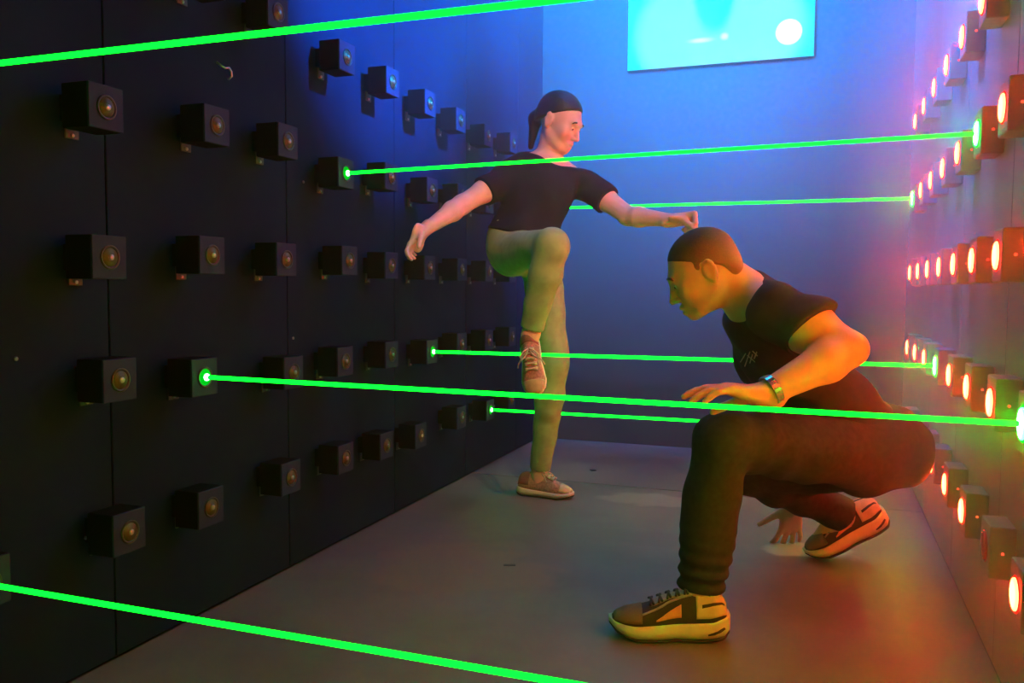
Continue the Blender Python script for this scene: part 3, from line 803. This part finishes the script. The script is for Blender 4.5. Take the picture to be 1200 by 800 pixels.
# cropped hair
HF = Field(hc-.17, hc+.17, 0.0035)
P = lambda f, l, u: hc+hs*(l*HR[0]+f*HR[1]+u*HR[2])
HF.ell(P(-0.0150, 0, 0.0345), HR, np.array([.0785, .1005, .0865])*hs, .01)
HF.ell(P(-0.040, 0, -0.010), HR, np.array([.070, .068, .065])*hs, .02)
HF.cut(P(0.0, 0, 0.022), -HR[2]+0.62*HR[1], .01)
HF.ell(P(-.070, 0, -.015), HR, np.array([.060, .036, .058])*hs, .02)
sb = HF.sub(P(0.012, 0, 0)-.12, P(0.012, 0, 0)+.12)
for q_ in (-1, 1): sb.ell(P(0.013, q_*.068, 0.022), HR, np.array([.0085, .010, .016])*hs, .004)
HF.merge(sb, .006)
link('hair', HF.mesh('hair'), fade_hair(hc, nrm(HR[2]+0.25*HR[1])), man, -mp_)

# t-shirt
T = Field(allp.min(0)-.25, allp.max(0)+.25, 0.0055)
torso(T, pel, neck, lsh, rsh, lhip, rhip, DM, 0.008)
tor = T.sub(lo, hi); tor.F = T.F[tuple(slice(tor.off[i], tor.off[i]+tor.n[i]) for i in range(3))].copy()
tor.cone(lerp(neck, lsh, .1), lsh, .068, .066, .05); tor.cone(lerp(neck, rsh, .1), rsh, .068, .066, .05)
tor.cut(lerp(pel, neck, .04), pel-neck)                                 # hem
tor.cone(lerp(pel, neck, .9)-TR[1]*.01, lerp(pel, neck, 1.03)+TR[1]*.018, .080, .060, .03)
tor.cut(lerp(pel, neck, 1.02)-TR[1]*.02, nrm(neck-pel)+0.55*TR[1], .01)   # collar
T.F[:] = .12; T.merge(tor, 0)
hemn = nrm(lel-lsh)
limb(T, [lsh, ua, lel], [.076, .080, .076], cuts=[(lerp(lsh, lel, .50), hemn-0.25*vz)], merge_k=.03)
limb(T, [rsh, rel], [.074, .066], cuts=[(lerp(rsh, rel, .5), rel-rsh)], merge_k=.03)
T.folds(.010, [(TR[0]+.6*TR[2], 42, .3), (TR[2]-.5*TR[1], 55, 1.7), (TR[1]+TR[0], 33, 2.9)])
shirt_m = link('t_shirt', T.mesh('t_shirt'), M['tee_m'], man, -mp_); shirt_m['label'] = 'plain black short-sleeved t-shirt with small pale chest print'
# jeans
J = Field(allp.min(0)-.25, allp.max(0)+.22, 0.0055)
J.ell(lerp(pel, neck, .0), TR, (.172, .135, .135), .05)
J.ell(pel-TR[2]*.03-TR[1]*.055+TR[0]*.07, TR, (.095, .105, .11), .05); J.ell(pel-TR[2]*.03-TR[1]*.055-TR[0]*.07, TR, (.095, .105, .11), .05)
J.cut(lerp(pel, neck, .22), neck-pel)
cuffL = lan+np.array([0, 0, -.012]); 
limb(J, [lhip, lerp(lhip, lkn, .5), lkn, lerp(lkn, lan, .35), cuffL+np.array([0, 0, -.05])], [.105, .092, .074, .070, .058], cuts=[(cuffL, np.array([0, 0, -1.0])-RT*.05)], merge_k=.05)
cuffR = lerp(rkn, ran, .97)
limb(J, [rhip, lerp(rhip, rkn, .5), rkn, lerp(rkn, ran, .35), ran+0.05*nrm(ran-rkn)], [.105, .092, .074, .068, .052], cuts=[(cuffR+.02*nrm(ran-rkn), nrm(ran-rkn))], merge_k=.05)
X_, Y_, Z_ = J.ax[0][:, None, None], J.ax[1][None, :, None], J.ax[2][None, None, :]
zz = Z_-lan[2]
near = np.exp(-((X_-lan[0])**2+(Y_-lan[1])**2)/.016)
J.F -= (near*(.0055*np.sin(zz*170+9*(X_-lan[0])+6*(Y_-lan[1]))*np.clip(1.2-zz/.16, 0, 1)*(zz > -.05))).astype(np.float32)
J.folds(.011, [(TR[0]+.3*vz, 38, .9), (vz+.6*RT, 30, 2.2), (RT-.4*vz, 47, 4.0)])
link('jeans', J.mesh('jeans'), M['jeans'], man, -mp_)
# chest print: short slanted strokes lying on the shirt
dg = bpy.context.evaluated_depsgraph_get
def project(obj, p, d):
    """hit of a ray on obj (object offset known) -> world point, normal"""
    off = Vector(obj.location)+ (Vector(obj.parent.location) if obj.parent else Vector())
    ok, loc, nor, _ = obj.ray_cast(Vector(p)-off, Vector(d))
    return (np.array(loc+off), np.array(nor)) if ok else (None, None)
bpy.context.view_layer.update()
for (a, b) in (((868, 424), (874, 414)), ((873, 429), (879, 412)), ((879, 425), (882, 415)), ((884, 420), (887, 412)), ((876, 416), (885, 424)), ((882, 411), (888, 417))):
    pts = []
    for i in range(4):
        px, py = a[0]+(b[0]-a[0])*i/3, a[1]+(b[1]-a[1])*i/3
        dr = nrm(at(px, py, 1)-CAM); hp, hn = project(shirt_m, CAM, dr)
        if hp is not None: pts.append(hp+hn*.0006-mp_)
    if len(pts) > 2: link('print_stroke', tube_mesh('print_stroke', pts, .0016, 6), M['print'], shirt_m, tuple(mp_))
for c_ in list(shirt_m.children): c_.location = Vector(mp_)
# watch on the left wrist
wc = lerp(lel, lwr, .93); wd = nrm(lwr-lel); wn = nrm(-FW*.75+np.array([0, 0, .75]))
wn = nrm(wn-wd*(wn@wd)); ws = np.cross(wd, wn)
wt = empty('wristwatch', tuple(wc-mp_)); wt.parent = man
mm = Matrix.Identity(4)
for i in range(3): mm[i][0], mm[i][1], mm[i][2] = wd[i], ws[i], wn[i]
wt.rotation_mode = 'QUATERNION'; wt.rotation_quaternion = mm.to_quaternion()
wt['label'] = 'steel wristwatch on the left wrist'
rw = .0375
for i in range(22):
    a = math.radians(28+304*i/21)
    o = link('strap_link', bpy.data.meshes.get('strap_link') or mesh_of(box_bm((-.010, -.0048, -.0018), (.010, .0048, .0018), .001, seg=1), 'strap_link'), M['watch_metal'], wt, (0, rw*math.sin(a), rw*math.cos(a)))
    o.rotation_euler.x = -a
cs = link('watch_case', lathe_mesh('watch_case', [(.018, -.004), (.0205, -.002), (.0205, .006), (.018, .008), (.0165, .0075)], axis='Z', n=28), M['watch_metal'], wt, (0, 0, rw))
link('watch_dial', lathe_mesh('watch_dial', [(.0168, .0068), (.0168, .0078), (.0005, .0078)], axis='Z', n=28), M['watch_face'], wt, (0, 0, rw))
link('crown', lathe_mesh('crown', [(.003, -.023), (.003, -.020)], axis='Y', n=10), M['watch_metal'], wt, (0, 0, rw+.002))
# shoes
hl = np.array([-0.198, 2.165, 0.0]); tl = np.array([-0.485, 2.085, 0.0])
place_shoe(man, hl-mp_, tl-mp_, vz, .300, 'chunky', 'chunky cream-soled sneaker with black and tan upper, flat on the floor', True)
tr_ = at(949, 657, 2.80); tr_[2] = -0.012; hr_ = at(1037, 619, 2.76)
hr_ = tr_+nrm(hr_-tr_)*.285
place_shoe(man, hr_-mp_, tr_-mp_, nrm(np.cross(nrm(hr_-tr_), np.cross(vz, nrm(hr_-tr_)))), .285, 'chunky', 'chunky cream-soled sneaker with heel lifted off the floor', False)

# ================================================================ standing woman
wom = empty('person', (-1.05, 3.3, 0))
tag(wom, 'woman in dark t-shirt and olive leggings standing on one leg', 'person')
wp_ = np.array([-1.05, 3.3, 0.0])
neck = at(641, 190, 3.50); pel = at(613, 285, 3.50)
rsh = at(592, 209, 3.47); lsh = at(686, 216, 3.54)
rel = at(541, 240, 3.36); rwr = at(497, 270, 3.20)
lel = at(736, 253, 3.40); lwr = at(789, 258, 3.22)
lhip = at(632, 298, 3.56); lkn = at(650, 424, 3.52); lan = at(632, 556, 3.62)
rhip = at(598, 298, 3.46); rkn = at(647, 287, 3.06); ran = at(622, 392, 3.17)
hc = at(656, 143, 3.46)
hor = nrm(0.86*RT-0.50*np.array([FW[0], FW[1], 0])); th = math.radians(27)
fwd = math.cos(th)*hor-math.sin(th)*vz; upv = math.sin(th)*hor+math.cos(th)*vz
HR = np.array([np.cross(upv, fwd), fwd, upv]); hs = 0.93
DW = [(0.0, .150, .112, .12, 0.0), (0.36, .118, .090, .13, .0), (0.68, .135, .100, .12, .010), (0.86, .125, .085, .09, 0.0)]
allp = np.array([pel, neck, lsh, rsh, lel, lwr, rel, rwr, lkn, lan, rkn, ran, hc])
lo = allp.min(0)-0.20; hi = allp.max(0)+0.20; lo[2] = -0.02
B = Field(lo, hi, 0.0048)
TR = torso(B, pel, neck, lsh, rsh, lhip, rhip, DW, -0.014)
B.cone(lerp(neck, lsh, .2), lsh, .042, .044, .05); B.cone(lerp(neck, rsh, .2), rsh, .042, .044, .05)
limb(B, [lhip, lkn, lerp(lkn, lan, .3), lan, lan+np.array([0, 0, -.04])], [.082, .050, .050, .032, .030], merge_k=.04)
limb(B, [rhip, rkn, lerp(rkn, ran, .3), ran, lerp(rkn, ran, 1.12)], [.080, .050, .050, .032, .030], merge_k=.04)
limb(B, [rsh, lerp(rsh, rel, .5), rel, lerp(rel, rwr, .25), lerp(rel, rwr, .95)], [.046, .043, .037, .038, .024], merge_k=.03, k=.02)
limb(B, [lsh, lerp(lsh, lel, .5), lel, lerp(lel, lwr, .25), lerp(lel, lwr, .95)], [.046, .043, .037, .038, .024], merge_k=.03, k=.02)
hand(B, rwr, nrm(at(484, 284, 3.17)-rwr), nrm(RT*.8+0.3*vz), [(.35, .45, .3), (.45, .5, .3), (.5, .55, .3), (.5, .55, .3)], .93, False, .15, side=nrm(-FW), thumb=(.7, .35, .4))
hand(B, lwr, nrm(at(806, 256, 3.18)-lwr), nrm(-vz-FW*.35), [(1.3, 1.5, .9), (1.35, 1.5, .9), (1.4, 1.5, .9), (1.4, 1.5, .9)], .95, True, .03, side=nrm(-FW+.5*vz), thumb=(.75, .35, .5), thumb_curl=.8)
B.cone(hc-.03*upv-.02*fwd, neck-.01*vz, .045, .050, .03)
head(B, hc, HR, hs, True)
link('body', B.mesh('body'), M['skin_w'], wom, -wp_)
del B
eyes(wom, hc-wp_, HR, hs, (M['eye_white'], M['iris']))
HF = Field(hc-.22, hc+.20, 0.0045)
P = lambda f, l, u: hc+hs*(l*HR[0]+f*HR[1]+u*HR[2])
HF.ell(P(-0.018, 0, 0.038), HR, np.array([.0835, .106, .0925])*hs, .01)
HF.ell(P(-0.048, 0, -0.005), HR, np.array([.074, .072, .072])*hs, .02)
HF.cut(P(0.0, 0, 0.026), -HR[2]+0.70*HR[1], .008)
pt = HF.sub(hc-.22, hc+.2)
pt.cone(P(-.098, 0, .01), P(-.118, 0, -.03), .026, .028, .02); pt.cone(P(-.118, 0, -.03), P(-.085, 0, -.15), .028, .012, .02)
HF.merge(pt, .01)
link('hair', HF.mesh('hair'), M['hair_w'], wom, -wp_)
T = Field(allp.min(0)-.25, allp.max(0)+.25, 0.006)
torso(T, pel, neck, lsh, rsh, lhip, rhip, DW, 0.015)
tor = T.sub(lo, hi); tor.F = T.F[tuple(slice(tor.off[i], tor.off[i]+tor.n[i]) for i in range(3))].copy()
tor.cone(lerp(neck, lsh, .12), lsh, .052, .054, .05); tor.cone(lerp(neck, rsh, .12), rsh, .052, .054, .05)
tor.cut(lerp(pel, neck, .04), pel-neck); tor.cone(lerp(pel, neck, .9), lerp(pel, neck, 1.05), .075, .058, .03); tor.cut(lerp(pel, neck, 1.04), nrm(neck-pel)+.3*TR[1], .01)
T.F[:] = .12; T.merge(tor, 0)
limb(T, [rsh, rel], [.060, .064], cuts=[(lerp(rsh, rel, .50), rel-rsh)], merge_k=.03)
limb(T, [lsh, lel], [.060, .064], cuts=[(lerp(lsh, lel, .55), lel-lsh)], merge_k=.03)
T.folds(.010, [(TR[0]+.5*TR[2], 40, .5), (TR[2]-.6*TR[1], 52, 1.1), (TR[0]-.8*TR[2], 35, 3.3)])
link('t_shirt', T.mesh('t_shirt'), M['tee_w'], wom, -wp_)
G = Field(allp.min(0)-.22, allp.max(0)+.2, 0.0055)
G.ell(pel, TR, (.156, .118, .125), .05); G.cut(lerp(pel, neck, .18), neck-pel)
limb(G, [lhip, lkn, lerp(lkn, lan, .3), lan], [.090, .060, .060, .043], cuts=[(lerp(lkn, lan, .95), lan-lkn)], merge_k=.04)
limb(G, [rhip, rkn, lerp(rkn, ran, .3), ran], [.088, .060, .060, .043], cuts=[(lerp(rkn, ran, .93), ran-rkn)], merge_k=.04)
G.folds(.003, [(vz+.3*RT, 60, .5), (RT-.6*vz, 45, 2.1)])
link('leggings', G.mesh('leggings'), M['legging'], wom, -wp_)
hl = at(607, 579, 3.66); hl[2] = 0; tl = at(677, 585, 3.56); tl[2] = 0
place_shoe(wom, hl-wp_, tl-wp_, vz, .250, 'knit', 'pink-tan knit sneaker with pale laces, standing on the floor', True)
hr_ = ran+np.array([0, 0, -.035])+FW*.055; td = nrm(-vz*.90-FW*.42+RT*.10)
place_shoe(wom, hr_-wp_-td*.03, hr_+td*.2-wp_, nrm(-FW*.9+vz*.4-RT*.15), .245, 'knit', 'pink-tan knit sneaker on the raised foot, toe pointing down', False)

# ---------------------------------------------------------------- stage haze filling the room (reaches past the walls)
hz = bpy.data.materials.new('stage_haze'); hz.use_nodes = True; nt = hz.node_tree
nt.nodes.remove(nt.nodes['Principled BSDF'])
N = nt.nodes; L = nt.links
vs_ = N.new('ShaderNodeVolumeScatter'); vs_.inputs['Anisotropy'].default_value = 0.2
# the haze hangs thickest under the ceiling at the far end
tc = N.new('ShaderNodeTexCoord'); sx = N.new('ShaderNodeSeparateXYZ'); L.new(tc.outputs['Object'], sx.inputs[0])
def ramp(sock, a, b, lo, hi):
    mr = N.new('ShaderNodeMapRange'); mr.interpolation_type = 'SMOOTHSTEP'
    for k_, v_ in (('From Min', a), ('From Max', b), ('To Min', lo), ('To Max', hi)): mr.inputs[k_].default_value = v_
    L.new(sock, mr.inputs['Value']); return mr.outputs[0]
mu = N.new('ShaderNodeMath'); mu.operation = 'MULTIPLY'
L.new(ramp(sx.outputs['Y'], 1.4, 3.8, 0.0, 1.0), mu.inputs[0]); L.new(ramp(sx.outputs['Z'], 0.5, 1.8, 0.06, 1.0), mu.inputs[1])
ma = N.new('ShaderNodeMath'); ma.operation = 'MULTIPLY_ADD'; ma.inputs[1].default_value = HAZE_FAR; ma.inputs[2].default_value = HAZE
L.new(mu.outputs[0], ma.inputs[0])
mb = N.new('ShaderNodeMath'); mb.operation = 'MULTIPLY_ADD'; mb.inputs[1].default_value = HAZE_RIGHT
L.new(ramp(sx.outputs['X'], 0.02, 0.42, 0.0, 1.0), mb.inputs[0]); L.new(ma.outputs[0], mb.inputs[2]); L.new(mb.outputs[0], vs_.inputs['Density'])
nt.links.new(vs_.outputs[0], nt.nodes['Material Output'].inputs['Volume'])
o = link('haze', mesh_of(box_bm((XL-.3, YF-.3, -.3), (XR+.3, YB+.3, ZC+.3)), 'haze'), hz)
tag(o, 'thin stage haze filling the whole corridor', 'haze', kind='stuff')
